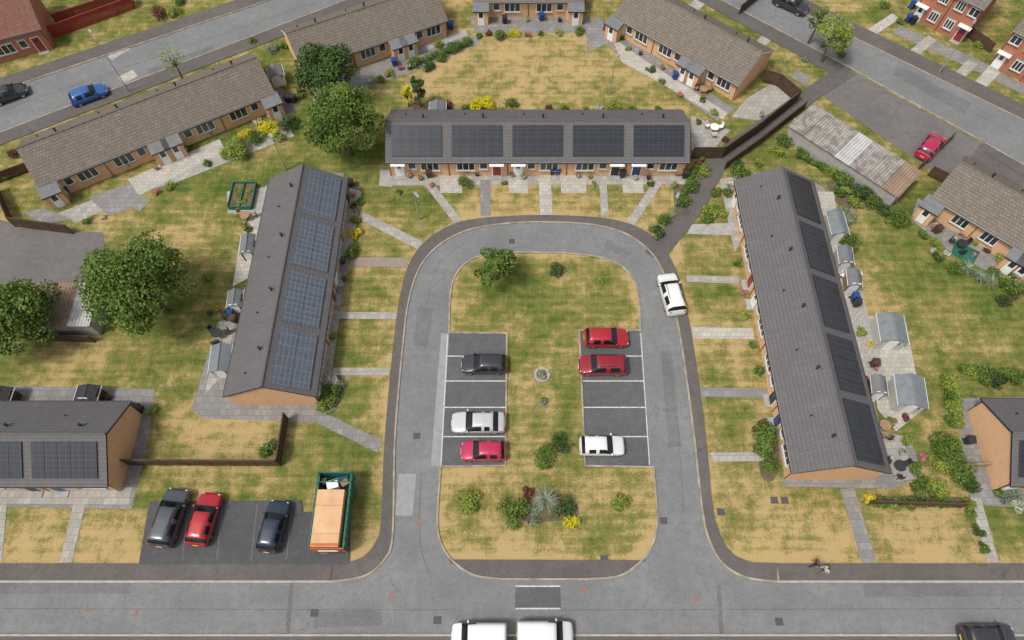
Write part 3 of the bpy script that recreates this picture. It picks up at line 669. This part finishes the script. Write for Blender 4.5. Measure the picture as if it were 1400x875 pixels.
S=[(700,697,1.65,'leaf'),(640,685,1.3,'leafl'),(745,622,1.25,'leaf'),(768,604,1.15,'leafd'),(760,366,1.0,'leafd'),(850,686,.95,'leafl'),(781,712,.8,'leafy'),(820,384,.55,'leafl'),(776,690,1.0,'leafd'),(730,712,.6,'leafg'),(741,513,.5,'leafg'),(722,674,.7,'leafr'),(765,700,.6,'leaf'),(741,548,.5,'leafg'),
(700,140,1.0,'leaf'),(840,142,1.0,'leafl'),(820,146,.6,'flower'),(637,246,1.0,'leaf'),(612,142,.8,'leafr'),(590,146,.6,'leaf'),(730,150,.6,'flower'),(685,150,.6,'leafl'),(770,148,.7,'leaf'),(900,150,.7,'leaf'),
(395,165,1.5,'leafd'),(367,173,1.4,'leafy'),(349,186,1.2,'leaf'),(327,198,1.8,'leafl'),(410,128,.8,'leaf'),(480,93,1.0,'leaf'),(505,108,.7,'flower'),(566,84,1.0,'leaf'),(585,88,1.0,'leafd'),(603,75,1.0,'leaf'),(622,62,1.2,'leaf'),(600,58,.8,'leafl'),(683,47,1.0,'leaf'),(703,44,.9,'leafy'),(668,44,.6,'leafr'),(740,45,.5,'leaf'),(792,40,.8,'leaf'),
(217,14,1.3,'leafr'),(236,14,1.1,'leafl'),(243,-2,1.0,'leaf'),(352,165,.6,'flower'),(370,65,.9,'leafg'),(388,60,.7,'leaf'),(300,90,.6,'leafg'),(345,55,.6,'leaf'),
(962,232,1.0,'leafl'),(948,252,1.0,'leaf'),(935,272,1.0,'leaf'),(978,262,.8,'leaf'),(974,285,1.1,'leafl'),(966,298,.8,'leaf'),(907,298,.95,'leaf'),(898,316,1.0,'leafd'),(955,222,.7,'leafr'),(482,341,1.1,'leaf'),(486,300,.7,'leafl'),(486,318,.85,'leafy'),(484,280,.5,'leafr'),(447,536,1.3,'leaf'),(450,520,1.1,'flower'),(442,552,1.1,'leafl'),(462,528,.8,'leafg'),
(1013,233,1.3,'leaf'),(1008,222,.9,'leafd'),(1160,240,1.5,'leaf'),(1180,262,1.5,'leafd'),(1198,274,1.2,'leaf'),(1143,232,1.1,'leafl'),(1156,292,1.45,'leafg'),(1162,328,1.5,'leaf'),(1235,298,1.35,'leaf'),(1050,600,1.8,'leaf'),(1050,634,1.0,'leaf'),(1043,585,.8,'leafr'),(1125,225,.9,'leaf'),(1218,300,.6,'leafl'),(1148,262,.9,'leaf'),(1170,275,1.0,'leafl'),(1210,285,.9,'leafd'),(1100,205,.9,'leaf'),(1040,222,.7,'leafl'),
(1300,522,1.0,'leafl'),(1302,540,1.0,'leaf'),(1303,558,.9,'leafl'),(1306,575,.8,'leaf'),(1298,612,1.8,'leaf'),(1316,638,1.6,'leaf'),(1325,660,1.2,'leafd'),(1288,632,1.2,'leafl'),(1285,666,1.2,'leafl'),(1266,668,1.2,'leaf'),(1245,686,.7,'leaf'),(1225,688,.7,'leafl'),(1205,686,.8,'leaf'),(1192,684,.6,'leafy'),(1330,700,.6,'leaf'),(1340,725,.6,'leafd'),(1345,748,.6,'leaf'),(1326,688,.7,'leafl'),(1385,678,1.0,'leafg'),(1395,690,.7,'flower'),(1368,672,.6,'leaf'),
(1345,514,1.1,'leaf'),(1365,518,1.1,'leafd'),(1388,516,1.2,'leaf'),(1330,508,.9,'leafl'),(1390,392,1.4,'leaf'),(1398,375,1.1,'leaf'),(1282,330,.8,'leafl'),(1265,320,.7,'leaf'),(1295,345,.5,'flower'),(1370,350,.8,'leafl'),(1350,340,.5,'leafr'),
(18,208,.8,'leafr'),(8,235,.9,'leaf'),(1105,160,.9,'leafl'),(1075,190,1.1,'leaf'),(1063,205,.9,'leafl'),(1090,178,.8,'leafl'),(955,165,.5,'leaf'),(993,190,.5,'leafr'),(1128,60,.6,'leaf'),(1150,72,.7,'leaf'),(868,18,.6,'leaf'),(890,92,.7,'leafd'),(960,135,.5,'leaf'),(1100,80,.5,'leafg'),(1210,5,.8,'leaf'),(1340,60,.7,'leafl'),(1230,28,.6,'leaf'),(365,612,.9,'leaf'),(372,604,.5,'leafg'),(205,560,.6,'leafl'),(280,378,.6,'leafl'),(545,262,.4,'leaf'),(1008,360,.5,'leaf'),(1020,430,.5,'leafl'),(1038,505,.6,'leaf'),(470,380,.4,'leaf'),(456,460,.5,'leafl'),
(310,206,1.1,'leafl'),(335,182,.9,'leafy'),(380,186,.9,'leafl'),(283,222,.6,'leaf'),(232,252,.7,'leafl'),(214,262,.5,'pink'),(118,300,.6,'leaf'),(140,296,.4,'flower'),(1136,352,.5,'leaf'),(1178,452,.6,'leafl'),(1196,500,.5,'pink'),(1216,575,.7,'leaf'),(1240,600,.7,'leafl'),(1252,640,.8,'leaf'),(1262,625,.5,'pink'),(1238,570,.5,'leafr'),(1190,470,.4,'leafy'),(1285,350,.7,'leafd'),(1308,366,.9,'leaf'),(1318,318,.5,'pink'),(1336,330,.5,'leafl'),(1360,372,.9,'leaf'),(1378,382,.8,'leafl'),(1276,340,.5,'flower'),(1372,408,.9,'leafd'),
(655,48,.6,'leaf'),(722,46,.5,'pink'),(765,44,.6,'leafl'),(518,106,.8,'leaf'),(535,98,.7,'leafl'),(548,92,.5,'pink'),(640,54,.7,'leaf'),(860,66,.5,'leafl'),(905,110,.5,'leaf'),(930,128,.5,'pink'),(978,152,.6,'leafl'),(850,50,.5,'leaf'),(800,148,.6,'leafl'),(865,148,.6,'leaf'),(750,146,.6,'leafr'),(640,146,.8,'leaf'),(930,152,.6,'leafl'),(590,252,.4,'pink'),(690,250,.4,'leaf'),(812,250,.4,'leafl'),(890,250,.5,'leaf'),(922,252,.5,'leafl'),(492,275,.5,'leaf'),(336,312,.6,'leaf'),(322,400,.5,'leafl'),(296,470,.6,'leaf'),(376,250,.5,'leafl'),(1018,400,.4,'pink'),(1030,470,.5,'leaf'),(996,262,.7,'leaf'),(990,290,.6,'leafl'),(1000,250,.6,'flower')]
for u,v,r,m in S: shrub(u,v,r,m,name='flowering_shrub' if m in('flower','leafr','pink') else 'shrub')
shrub(653,140,1.05,'leafy',1.2,'clipped_golden_shrub',3); shrub(666,139,1.0,'leafy',1.2,'clipped_golden_shrub',3)
def palm(u,v,r,h,mat='leafg',n=60,name='cordyline_plant'):
    x,y=G(u,v,h); b=[];t=[]
    for i in range(n):
        a=U(0,6.28);el=U(-.1,1.2);L=r*U(.75,1.1);w=.06
        px=[]; 
        for k in range(4):
            s=k/3; q=L*s*math.cos(el*(1-.5*s)); z=h+L*s*math.sin(el)-L*.45*s*s
            px.append((q*math.cos(a),q*math.sin(a),z,w*(1-s*.9)))
        for k in range(3):
            p,q=px[k],px[k+1]; s_,c_=math.sin(a),math.cos(a)
            b.append([(p[0]-s_*p[3],p[1]+c_*p[3],p[2]),(p[0]+s_*p[3],p[1]-c_*p[3],p[2]),(q[0]+s_*q[3],q[1]-c_*q[3],q[2]),(q[0]-s_*q[3],q[1]+c_*q[3],q[2])]); t.append(U(.2,1))
    e=MB(); e.tube((0,0,0),(0,0,h),.13,.1,M['bark'],8)
    leafobj(name,np.array(b),np.array(t),M[mat],e,loc=(x,y,0))
palm(746,683,1.3,1.2,n=110); palm(1322,366,1.0,.4,n=70,name='yucca_plant'); palm(1340,378,1.0,.4,n=70,name='yucca_plant'); palm(1355,384,.8,.4,n=60,name='yucca_plant'); palm(730,698,.6,.3,n=40,name='yucca_plant')
b=MB(); x,y=G(741,513)
for i in range(18):
    a=i*math.tau/18; s=U(.16,.26)
    b.box((x+math.cos(a)*.62,y+math.sin(a)*.62,s*.4),(s*1.2,s,s*.8),M['gravel'],a+1.57+U(-.2,.2))
for i in range(10): 
    a=U(0,6.28);q=U(0,.5); b.box((x+q*math.cos(a),y+q*math.sin(a),.06),(.2,.16,.12),M['conc'],a)
b.build('stone_planter_ring')
def hedge(pts,w,h,mat):
    P=W(pts); cent=[];rad=[];tin=[]
    for (x0,y0),(x1,y1) in zip(P,P[1:]):
        L=math.hypot(x1-x0,y1-y0)
        for i in range(int(L/.35)+1):
            t=i*.35/L; cent.append((x0+(x1-x0)*t+U(-.1,.1),y0+(y1-y0)*t+U(-.1,.1),h*.55)); rad.append(w*.6*U(.85,1.2)); tin.append(U(.3,.7))
    Q,t=leaves(cent,rad,len(cent)*130,.16,tin); Q[:,:,2]=np.maximum(Q[:,:,2],.02)
    leafobj('hedge',Q,t,M[mat])
hedge([(1190,688),(1300,690)],.5,.6,'leaf'); hedge([(560,92),(640,62)],.6,.9,'leaf'); hedge([(1150,262),(1200,276)],.5,.7,'leafl'); hedge([(1300,520),(1308,585)],.6,.9,'leafl')
hedge([(960,215),(925,282)],.4,.5,'leaf'); hedge([(1310,505),(1400,515)],.6,.9,'leaf'); hedge([(1090,215),(1140,238)],.5,.7,'leaf')

# ---------------- vehicles ----------------------------------------------------
KIN={
'hatch':dict(L=4.15,W=1.78,st=[(0,.70,.55,.58,.55),(.03,.90,.68,.72,.72),(.12,.98,.80,.86,.80),(.27,1,.92,.97,.82),(.43,1,.95,1.42,.66),(.46,1,.95,1.45,.66),(.60,1,.96,1.48,.67),(.615,1,.96,1.48,.67),(.83,.99,.98,1.45,.66),(.88,.98,.99,1.40,.65),(.965,.94,.95,1.02,.72),(.99,.88,.75,.80,.72),(1,.78,.5,.55,.65)],ws=3,rw=9,pil=(6,8)),
'saloon':dict(L=4.7,W=1.84,st=[(0,.70,.55,.58,.55),(.03,.90,.66,.70,.72),(.12,.98,.78,.83,.80),(.27,1,.88,.93,.82),(.42,1,.91,1.36,.64),(.45,1,.91,1.39,.64),(.58,1,.92,1.42,.65),(.595,1,.92,1.42,.65),(.73,.99,.94,1.36,.64),(.76,.98,.95,1.32,.63),(.87,.96,.95,1.03,.76),(.975,.92,.93,.98,.76),(1,.8,.6,.65,.65)],ws=3,rw=9,pil=(6,8)),
'suv':dict(L=4.5,W=1.86,st=[(0,.74,.6,.64,.6),(.03,.92,.82,.86,.76),(.12,.98,.95,.99,.82),(.25,1,1.03,1.08,.84),(.38,1,1.06,1.57,.70),(.41,1,1.06,1.61,.70),(.57,1,1.07,1.65,.71),(.585,1,1.07,1.65,.71),(.87,.99,1.08,1.62,.69),(.92,.98,1.08,1.57,.68),(.975,.95,1.02,1.1,.76),(.99,.9,.8,.85,.74),(1,.82,.55,.6,.68)],ws=3,rw=9,pil=(6,8)),
'van':dict(L=4.4,W=1.83,st=[(0,.74,.6,.64,.6),(.03,.92,.82,.86,.76),(.09,.98,.95,1.0,.82),(.18,1,1.05,1.12,.86),(.33,1,1.08,1.74,.76),(.35,1,1.08,1.79,.78),(.47,1,1.1,1.83,.82),(.49,1,1.1,1.83,.84),(.9,1,1.1,1.83,.84),(.95,.99,1.1,1.82,.84),(.985,.98,1.1,1.78,.82),(.995,.97,.9,1.0,.82),(1,.94,.6,.65,.8)],ws=3,rw=-1,pil=(6,7,8,9))}
def car(u,v,hd,kind,col,name='parked_car',z=0,s=1.0):
    k=KIN[kind]; L,Wd=k['L']*s,k['W']*s; x,y=G(u,v,.7); E=empty(name,(x,y,z),math.radians(hd))
    b=MB(); p=CP[col]; hwid=Wd/2; ml=[p,M['cglass'],M['dark']]
    rings=[]
    for (t,w,be,to,tw) in k['st']:
        X_=L/2-t*L; w_=w*hwid*1.04; tw_=tw*hwid*1.05
        half=[(w_*.93,.2),(w_*1.0,.45),(w_*.99,be),(tw_,to-.04),(tw_*.6,to+.02)]
        r=[(X_,a,c) for a,c in half]+[(X_,-a,c) for a,c in reversed(half)]; rings.append(r)
    for r in rings: b.v+=r
    n=10
    for i in range(len(rings)-1):
        for j in range(n):
            jj=(j+1)%n; b.f.append((i*n+j,(i+1)*n+j,(i+1)*n+jj,i*n+jj))
            m=0
            if j==9: m=2
            elif j in(3,4,5) and (i==k['ws'] or i==k['rw']): m=1
            elif j in(2,6) and k['ws']<=i<=9 and i not in k['pil']: m=1
            b.m.append(m)
    b.f.append(tuple(range(n)));b.m.append(0); q=(len(rings)-1)*n; b.f.append(tuple(q+n-1-i for i in range(n)));b.m.append(0)
    b.ml=ml; o=b.build('body',E,True)
    md=o.modifiers.new('sub','SUBSURF'); md.levels=2; md.render_levels=2
    d=MB(); wr=.33 if kind in('suv','van') else .31; hb=hwid*.975
    for fx in (.185,.80):
        for sy in (-1,1):
            X_=L/2-fx*L
            d.tube((X_,sy*(hb-.25),wr),(X_,sy*(hb+.005),wr),wr,wr,M['tyre'],20); d.tube((X_,sy*hb,wr),(X_,sy*(hb+.015),wr),wr*.66,wr*.6,M['alloy'],14)
    fz=.62 if kind!='suv' else .74
    for sy in (-1,1):
        d.box((L/2-.2,sy*hwid*.66,fz+.01),(.16,.26,.12),M['lamp_w'],-sy*.35)
        d.box((-L/2+.12,sy*hwid*.70,fz+.18),(.12,.24,.18),M['lamp_r'],sy*.25)
        d.box((L/2-L*.30,sy*(hwid+.06),1.0),(.12,.18,.13),p); 
        if kind=='suv': d.box((-.25,sy*hwid*.63,1.66),(1.7,.04,.05),M['dark'])
    d.box((L/2-.05,0,.5),(.06,hwid*1.0,.16),M['dark']); d.box((L/2+.0,0,.42),(.03,.5,.11),M['white']); d.box((-L/2+.01,0,.62),(.04,.5,.11),M['plate_y'])
    d.tube((-L*.28,0,1.4),(-L*.31,0,1.6 if kind!='suv' else 1.78),.012,.006,M['dark'],5)
    d.build('wheels_and_lights',E)
    return E
car(662,497,180,'hatch','black'); car(654,577,180,'saloon','silver'); car(661,616,180,'hatch','mag',s=.93)
car(829,461,0,'hatch','red'); car(824,499,180,'suv','dkred',s=.97); car(823,609,0,'hatch','white',s=.93)
car(918,401,98,'suv','white',name='car')
car(232,707,83,'suv','grey',z=.09,s=1.05); car(279,709,84,'hatch','red',z=.09,s=1.03); car(374,719,83,'hatch','navy',z=.09)
car(655,869,180,'van','white',name='parked_van',s=.95); car(745,867,0,'van','white',name='parked_van',s=.97); car(1352,872,0,'hatch','black')
a=math.degrees(math.atan2(W([(0,180),(480,0)])[1][1]-W([(0,180),(480,0)])[0][1],W([(0,180),(480,0)])[1][0]-W([(0,180),(480,0)])[0][0]))
car(10,127,a,'hatch','black'); car(120,128,a,'hatch','blue'); car(1082,4,-38,'suv','black'); car(1273,199,48,'hatch','mag',z=.03)

# ---------------- container ---------------------------------------------------
E=empty('waste_container_lorry',(-14.35,12.3,.09)); b=MB(); Lc=5.9
b.box((0,-.1,.75),(2.3,Lc,.18),M['dark'])
for yy in (-2.3,-1.2,2.2):
    for sx in (-1,1): b.tube((sx*1.1,yy,.48),(sx*.8,yy,.48),.48,.48,M['tyre'],18); b.tube((sx*1.13,yy,.48),(sx*1.1,yy,.48),.25,.25,M['alloy'],12)
b.build('chassis',E); b=MB()
z0,z1=.85,2.3
b.box((0,0,z0),(2.6,Lc,.08),M['green'])
for sx in (-1,1):
    b.box((sx*1.32,0,(z0+z1)/2-.2),(.06,Lc,z1-z0-.4),M['green']); b.box((sx*1.33,0,z1),(.1,Lc+.1,.1),M['green'])
    for i in range(10): b.box((sx*1.37,-Lc/2+.1+i*(Lc-.2)/9,(z0+z1)/2),(.07,.08,z1-z0),M['green'])
b.box((0,Lc/2,(z0+z1)/2),(2.6,.06,z1-z0),M['green']); b.box((0,Lc/2+.03,z1),(2.7,.1,.1),M['green'])
b.box((0,-Lc/2,(z0+z1)/2),(2.6,.06,z1-z0),M['orange']); b.box((0,-Lc/2-.05,1.3),(1.6,.05,.25),M['white'])
b.box((-.5,-Lc/2-.1,.7),(.6,.1,.2),M['grey']);b.box((.9,-Lc/2-.06,1.6),(.3,.05,.5),M['reddoor'])
b.box((0,Lc/2-.75,z1+.02),(2.7,.07,.07),M['green'])
b.build('green_body',E); b=MB()
b.box((-.12,-.65,1.65),(2.15,4.4,1.5),M['tan'])
for i in range(2): b.box((-.12,-1.9+i*2.2,2.41),(2.17,.02,.015),M['woodl'])
b.box((-.12,-2.7,2.415),(2.1,.2,.03),M['orange'])
b.box((-.2,2.1,1.5),(.9,.7,.9),M['white'],.3); b.box((.7,2.3,1.3),(.6,.5,.8),M['woodl'],.6); b.box((-.9,2.4,1.4),(.4,.5,.9),M['dark'],.2); b.box((.3,2.55,1.9),(1.4,.1,.1),M['binb'],.3)
b.build('load',E)
# ---------------- street lamps ------------------------------------------------
def lampp(u,v,h,ang,arm=1.2,name='street_lamp'):
    x,y=G(u,v); b=MB(); b.tube((0,0,0),(0,0,1.2),.09,.09,M['steel'],10); b.tube((0,0,1.2),(0,0,h),.06,.04,M['steel'],8)
    c,s=math.cos(ang),math.sin(ang); b.tube((0,0,h),(c*arm,s*arm,h+.15),.035,.03,M['steel'],6); b.box((c*(arm+.25),s*(arm+.25),h+.15),(.65,.25,.12),M['steel'],ang); b.box((c*(arm+.25),s*(arm+.25),h+.075),(.5,.18,.04),M['lamp_w'],ang)
    b.build(name,loc=(x,y,0))
lampp(177,126,7.2,2.2); lampp(1283,100,6,0.9); lampp(573,300,4.5,-1,.4); lampp(833,130,5,1,.3); lampp(391,232,4.5,2,.3); lampp(916,300,4.5,-2,.4)
# ---------------- bins / pots / garden items ----------------------------------
def wbin(u,v,mat,ang=0):
    x,y=G(u,v); b=MB(); m=M[mat]
    lo,hi=.22,.29
    P=[(-lo,-lo,.08),(lo,-lo,.08),(lo,lo,.08),(-lo,lo,.08),(-hi,-hi-.05,.95),(hi,-hi-.05,.95),(hi,hi,.95),(-hi,hi,.95)]
    for f in ((0,3,2,1),(0,1,5,4),(1,2,6,5),(2,3,7,6),(3,0,4,7)): b.poly([P[i] for i in f],m)
    b.box((0,-.03,.985),(.64,.7,.06),m); b.box((0,-.03,1.03),(.5,.5,.04),m); b.tube((-.28,.33,.95),(.28,.33,.95),.025,.025,m,6)
    for s in (-1,1): b.tube((s*.3,.25,.1),(s*.24,.25,.1),.1,.1,M['tyre'],10)
    b.build('wheelie_bin',loc=(x,y,.02),rz=ang)
for u,v,m in ((762,238,'binb'),(755,238,'dark'),(587,242,'binn'),(318,432,'binb'),(312,436,'dark'),(322,440,'binn'),(175,560,'dark'),(186,560,'binb'),(193,562,'dark'),(1108,470,'dark'),(540,90,'binb'),(610,40,'dark'),(617,40,'binb'),(95,262,'binb'),(170,230,'dark'),(178,228,'binn'),(395,140,'dark'),(402,140,'dark'),(1165,410,'binb'),(1168,418,'dark'),(1192,500,'binn'),(828,42,'binb'),(836,50,'dark'),(922,108,'binb'),(1240,30,'binb'),(1246,33,'dark'),(690,32,'dark'),(740,28,'binb'),(1320,605,'dark'),(1338,560,'dark'),(1245,12,'binb'),(1278,318,'binn'),(935,243,'dark'),(850,242,'dark'),(480,255,'dark')):
    wbin(u,v,m,U(-.3,.3))
def pot(u,v,m='terra'):
    x,y=G(u,v); b=MB(); b.tube((0,0,0),(0,0,.35),.16,.24,M[m],10)
    Q,t=leaves([(0,0,.5)],[.28],60,.13,[.5]); leafobj('plant_pot',Q,t,M[random.choice(['leaf','leafl','leafr','flower'])],b,loc=(x,y,.03))
for u,v in ((560,243),(575,246),(640,238),(652,240),(700,242),(715,245),(790,243),(806,244),(868,246),(886,245),(925,240),(484,268),(487,290),(470,360),(465,380),(300,425),(288,430),(1120,300),(1128,330),(1145,400),(1155,440),(1180,520),(1215,600),(1230,620),(1008,300),(1012,320),(255,205),(215,232),(290,185),(905,95),(955,122),(875,75),(560,95),(530,105),(1300,330),(1330,350),(1275,312),(720,30),(765,30),(1040,160),(1345,610),(165,560),(150,545)):
    pot(u,v,random.choice(['terra','dark','conc']))
x,y=G(333,270); b=MB()
for s in (-1,1): b.box((s*1.2,0,.3),(.08,3.2,.6),M['green']); b.box((0,s*1.6,.3),(2.4,.08,.6),M['green'])
b.box((0,0,.22),(2.34,3.1,.3),M['soil']); b.box((0,0,.32),(.08,3.1,.5),M['green'])
Q,t=leaves([(U(-1,1),U(-1.3,1.3),.45) for i in range(14)],[.25]*14,700,.12,[U(.2,.9) for i in range(14)]); leafobj('raised_garden_bed',Q,t,M['leafl'],b,loc=(x,y,0))
def tablec(u,v,m='woodl'):
    x,y=G(u,v); b=MB(); b.tube((0,0,.7),(0,0,.75),.5,.5,M[m],16); b.tube((0,0,0),(0,0,.7),.04,.04,M['dark'],6)
    for k in range(3):
        a=k*2.1+.4; cx,cy=math.cos(a)*.85,math.sin(a)*.85
        b.box((cx,cy,.44),(.42,.42,.05),M[m],a); b.box((cx+math.cos(a)*.2,cy+math.sin(a)*.2,.7),(.05,.42,.5),M[m],a)
        for dx in(-.17,.17):
            for dy in(-.17,.17): b.box((cx+dx,cy+dy,.21),(.04,.04,.42),M['dark'])
    b.build('garden_table_set',loc=(x,y,.03))
for u,v,m in ((338,300,'woodl'),(300,460,'dark'),(1160,385,'white'),(1205,585,'woodl'),(975,180,'white'),(1310,338,'dark'),(1225,640,'dark'),(960,128,'woodl')): tablec(u,v,m)
def washer(u,v,h=2.0):
    x,y=G(u,v); b=MB(); b.tube((0,0,0),(0,0,h),.025,.025,M['steel'],8)
    for k in range(4):
        a=k*1.57+.4; b.tube((0,0,h-.4),(math.cos(a)*.9,math.sin(a)*.9,h),.012,.012,M['steel'],5)
    b.build('rotary_clothes_dryer',loc=(x,y,0))
washer(245,540)

# ---------------- people ------------------------------------------------------
SK=simple('skin',(.5,.3,.22),.6,.05,3,fine=False); HAIR=simple('hair',(.04,.025,.018),.8,.2,8,fine=False)
def person(u,v,hd,top,leg,z=.085):
    x,y=G(u,v)
    V=[];Rd=[];Ed=[]
    def a(p,r,par=None):
        V.append(p);Rd.append(r); 
        if par is not None: Ed.append((par,len(V)-1))
        return len(V)-1
    pel=a((0,0,.95),.15); ch=a((0.02,0,1.15),.145,pel); c2=a((.03,0,1.36),.155,ch); nk=a((.04,0,1.48),.06,c2); hd_=a((.06,0,1.56),.075,nk); h2=a((.07,0,1.65),.095,hd_); h3=a((.06,0,1.73),.07,h2)
    for s,ph in ((1,1),(-1,-1)):
        hp=a((0,s*.1,.88),.1,pel); kn=a((.14*ph+.05,s*.1,.5),.062,hp); an=a((.26*ph-.04,s*.1,.1),.042,kn); to=a((.26*ph+.14,s*.11,.045),.035,an)
        sh=a((.02,s*.19,1.4),.06,c2); el=a((-.1*ph,s*.24,1.13),.043,sh); wr=a((-.02-.2*ph+.1,s*.24,.9),.028,el); pm=a((-.0-.2*ph+.12,s*.24,.83),.026,wr)
        for k in range(4): 
            f=a((-.2*ph+.12+.022*(k-1.5),s*.24,.77),.0085,pm); a((-.2*ph+.13+.022*(k-1.5),s*.235,.73+.006*abs(k-1.5)),.0075,f)
        th=a((-.2*ph+.16,s*.225,.81),.009,pm); a((-.2*ph+.175,s*.22,.775),.008,th)
    me=bpy.data.meshes.new('tmp'); me.from_pydata(V,Ed,[]); o=bpy.data.objects.new('tmp',me); scene.collection.objects.link(o)
    o.modifiers.new('s','SKIN'); 
    for i,r in enumerate(Rd): me.skin_vertices[0].data[i].radius=(r,r)
    me.skin_vertices[0].data[0].use_root=True
    o.modifiers.new('u','SUBSURF').levels=2
    dg=bpy.context.evaluated_depsgraph_get(); m2=bpy.data.meshes.new_from_object(o.evaluated_get(dg)); bpy.data.objects.remove(o)
    for m in (top,leg,SK,HAIR,M['dark']): m2.materials.append(m)
    for p in m2.polygons:
        c=p.center; p.use_smooth=True
        if c.z>1.5: p.material_index=3 if (c.z>1.68 or c.x<.03) else 2
        elif abs(c.y)>.17 and c.z<.9: p.material_index=2
        elif c.z>.92 or abs(c.y)>.19: p.material_index=0
        elif c.z>.1: p.material_index=1
        else: p.material_index=4
    E=empty('person',(x,y,z),math.radians(hd)); bo=bpy.data.objects.new('body',m2); scene.collection.objects.link(bo); bo.parent=E
    f=MB(); f.tube((.15,0,1.63),(.185,0,1.61),.016,.012,SK,6)
    for s in (-1,1): f.box((.155,s*.032,1.66),(.012,.022,.012),M['dark']); f.box((.06,s*.097,1.63),(.04,.015,.06),SK)
    f.box((.15,0,1.575),(.01,.045,.01),M['reddoor']); f.build('face',E)
    return E
person(1109,773,185,M['dark'],M['dark']); person(1122,782,185,M['shedw'],M['grey'])

# ---------------- camera, light ----------------------------------------------
cam=bpy.data.cameras.new('camera'); co=bpy.data.objects.new('camera',cam); scene.collection.objects.link(co)
cam.sensor_width=36; cam.lens=24; cam.clip_end=5000; co.location=(0,0,H); co.rotation_euler=(math.pi/2-TH,0,0); scene.camera=co
w=bpy.data.worlds.new('World'); scene.world=w; w.use_nodes=True; nt=w.node_tree; bg=nt.nodes['Background']
sky=nt.nodes.new('ShaderNodeTexSky'); sky.sky_type='NISHITA'; sky.sun_disc=False
el,az=math.radians(60),math.radians(238)
sky.sun_elevation=el; sky.sun_rotation=az; sky.dust_density=4; sky.air_density=1
hs=nt.nodes.new('ShaderNodeHueSaturation'); hs.inputs['Saturation'].default_value=.25
nt.links.new(sky.outputs[0],hs.inputs['Color']); nt.links.new(hs.outputs[0],bg.inputs[0]); bg.inputs[1].default_value=.15
sl=bpy.data.lights.new('sun','SUN'); sl.energy=2.35; sl.angle=math.radians(9); sl.color=(1,.95,.87)
so=bpy.data.objects.new('sun',sl); scene.collection.objects.link(so)
d=Vector((math.sin(az)*math.cos(el),math.cos(az)*math.cos(el),math.sin(el))); so.rotation_euler=d.to_track_quat('Z','Y').to_euler()
scene.view_settings.view_transform='Standard'; scene.view_settings.look='None'; scene.view_settings.exposure=0
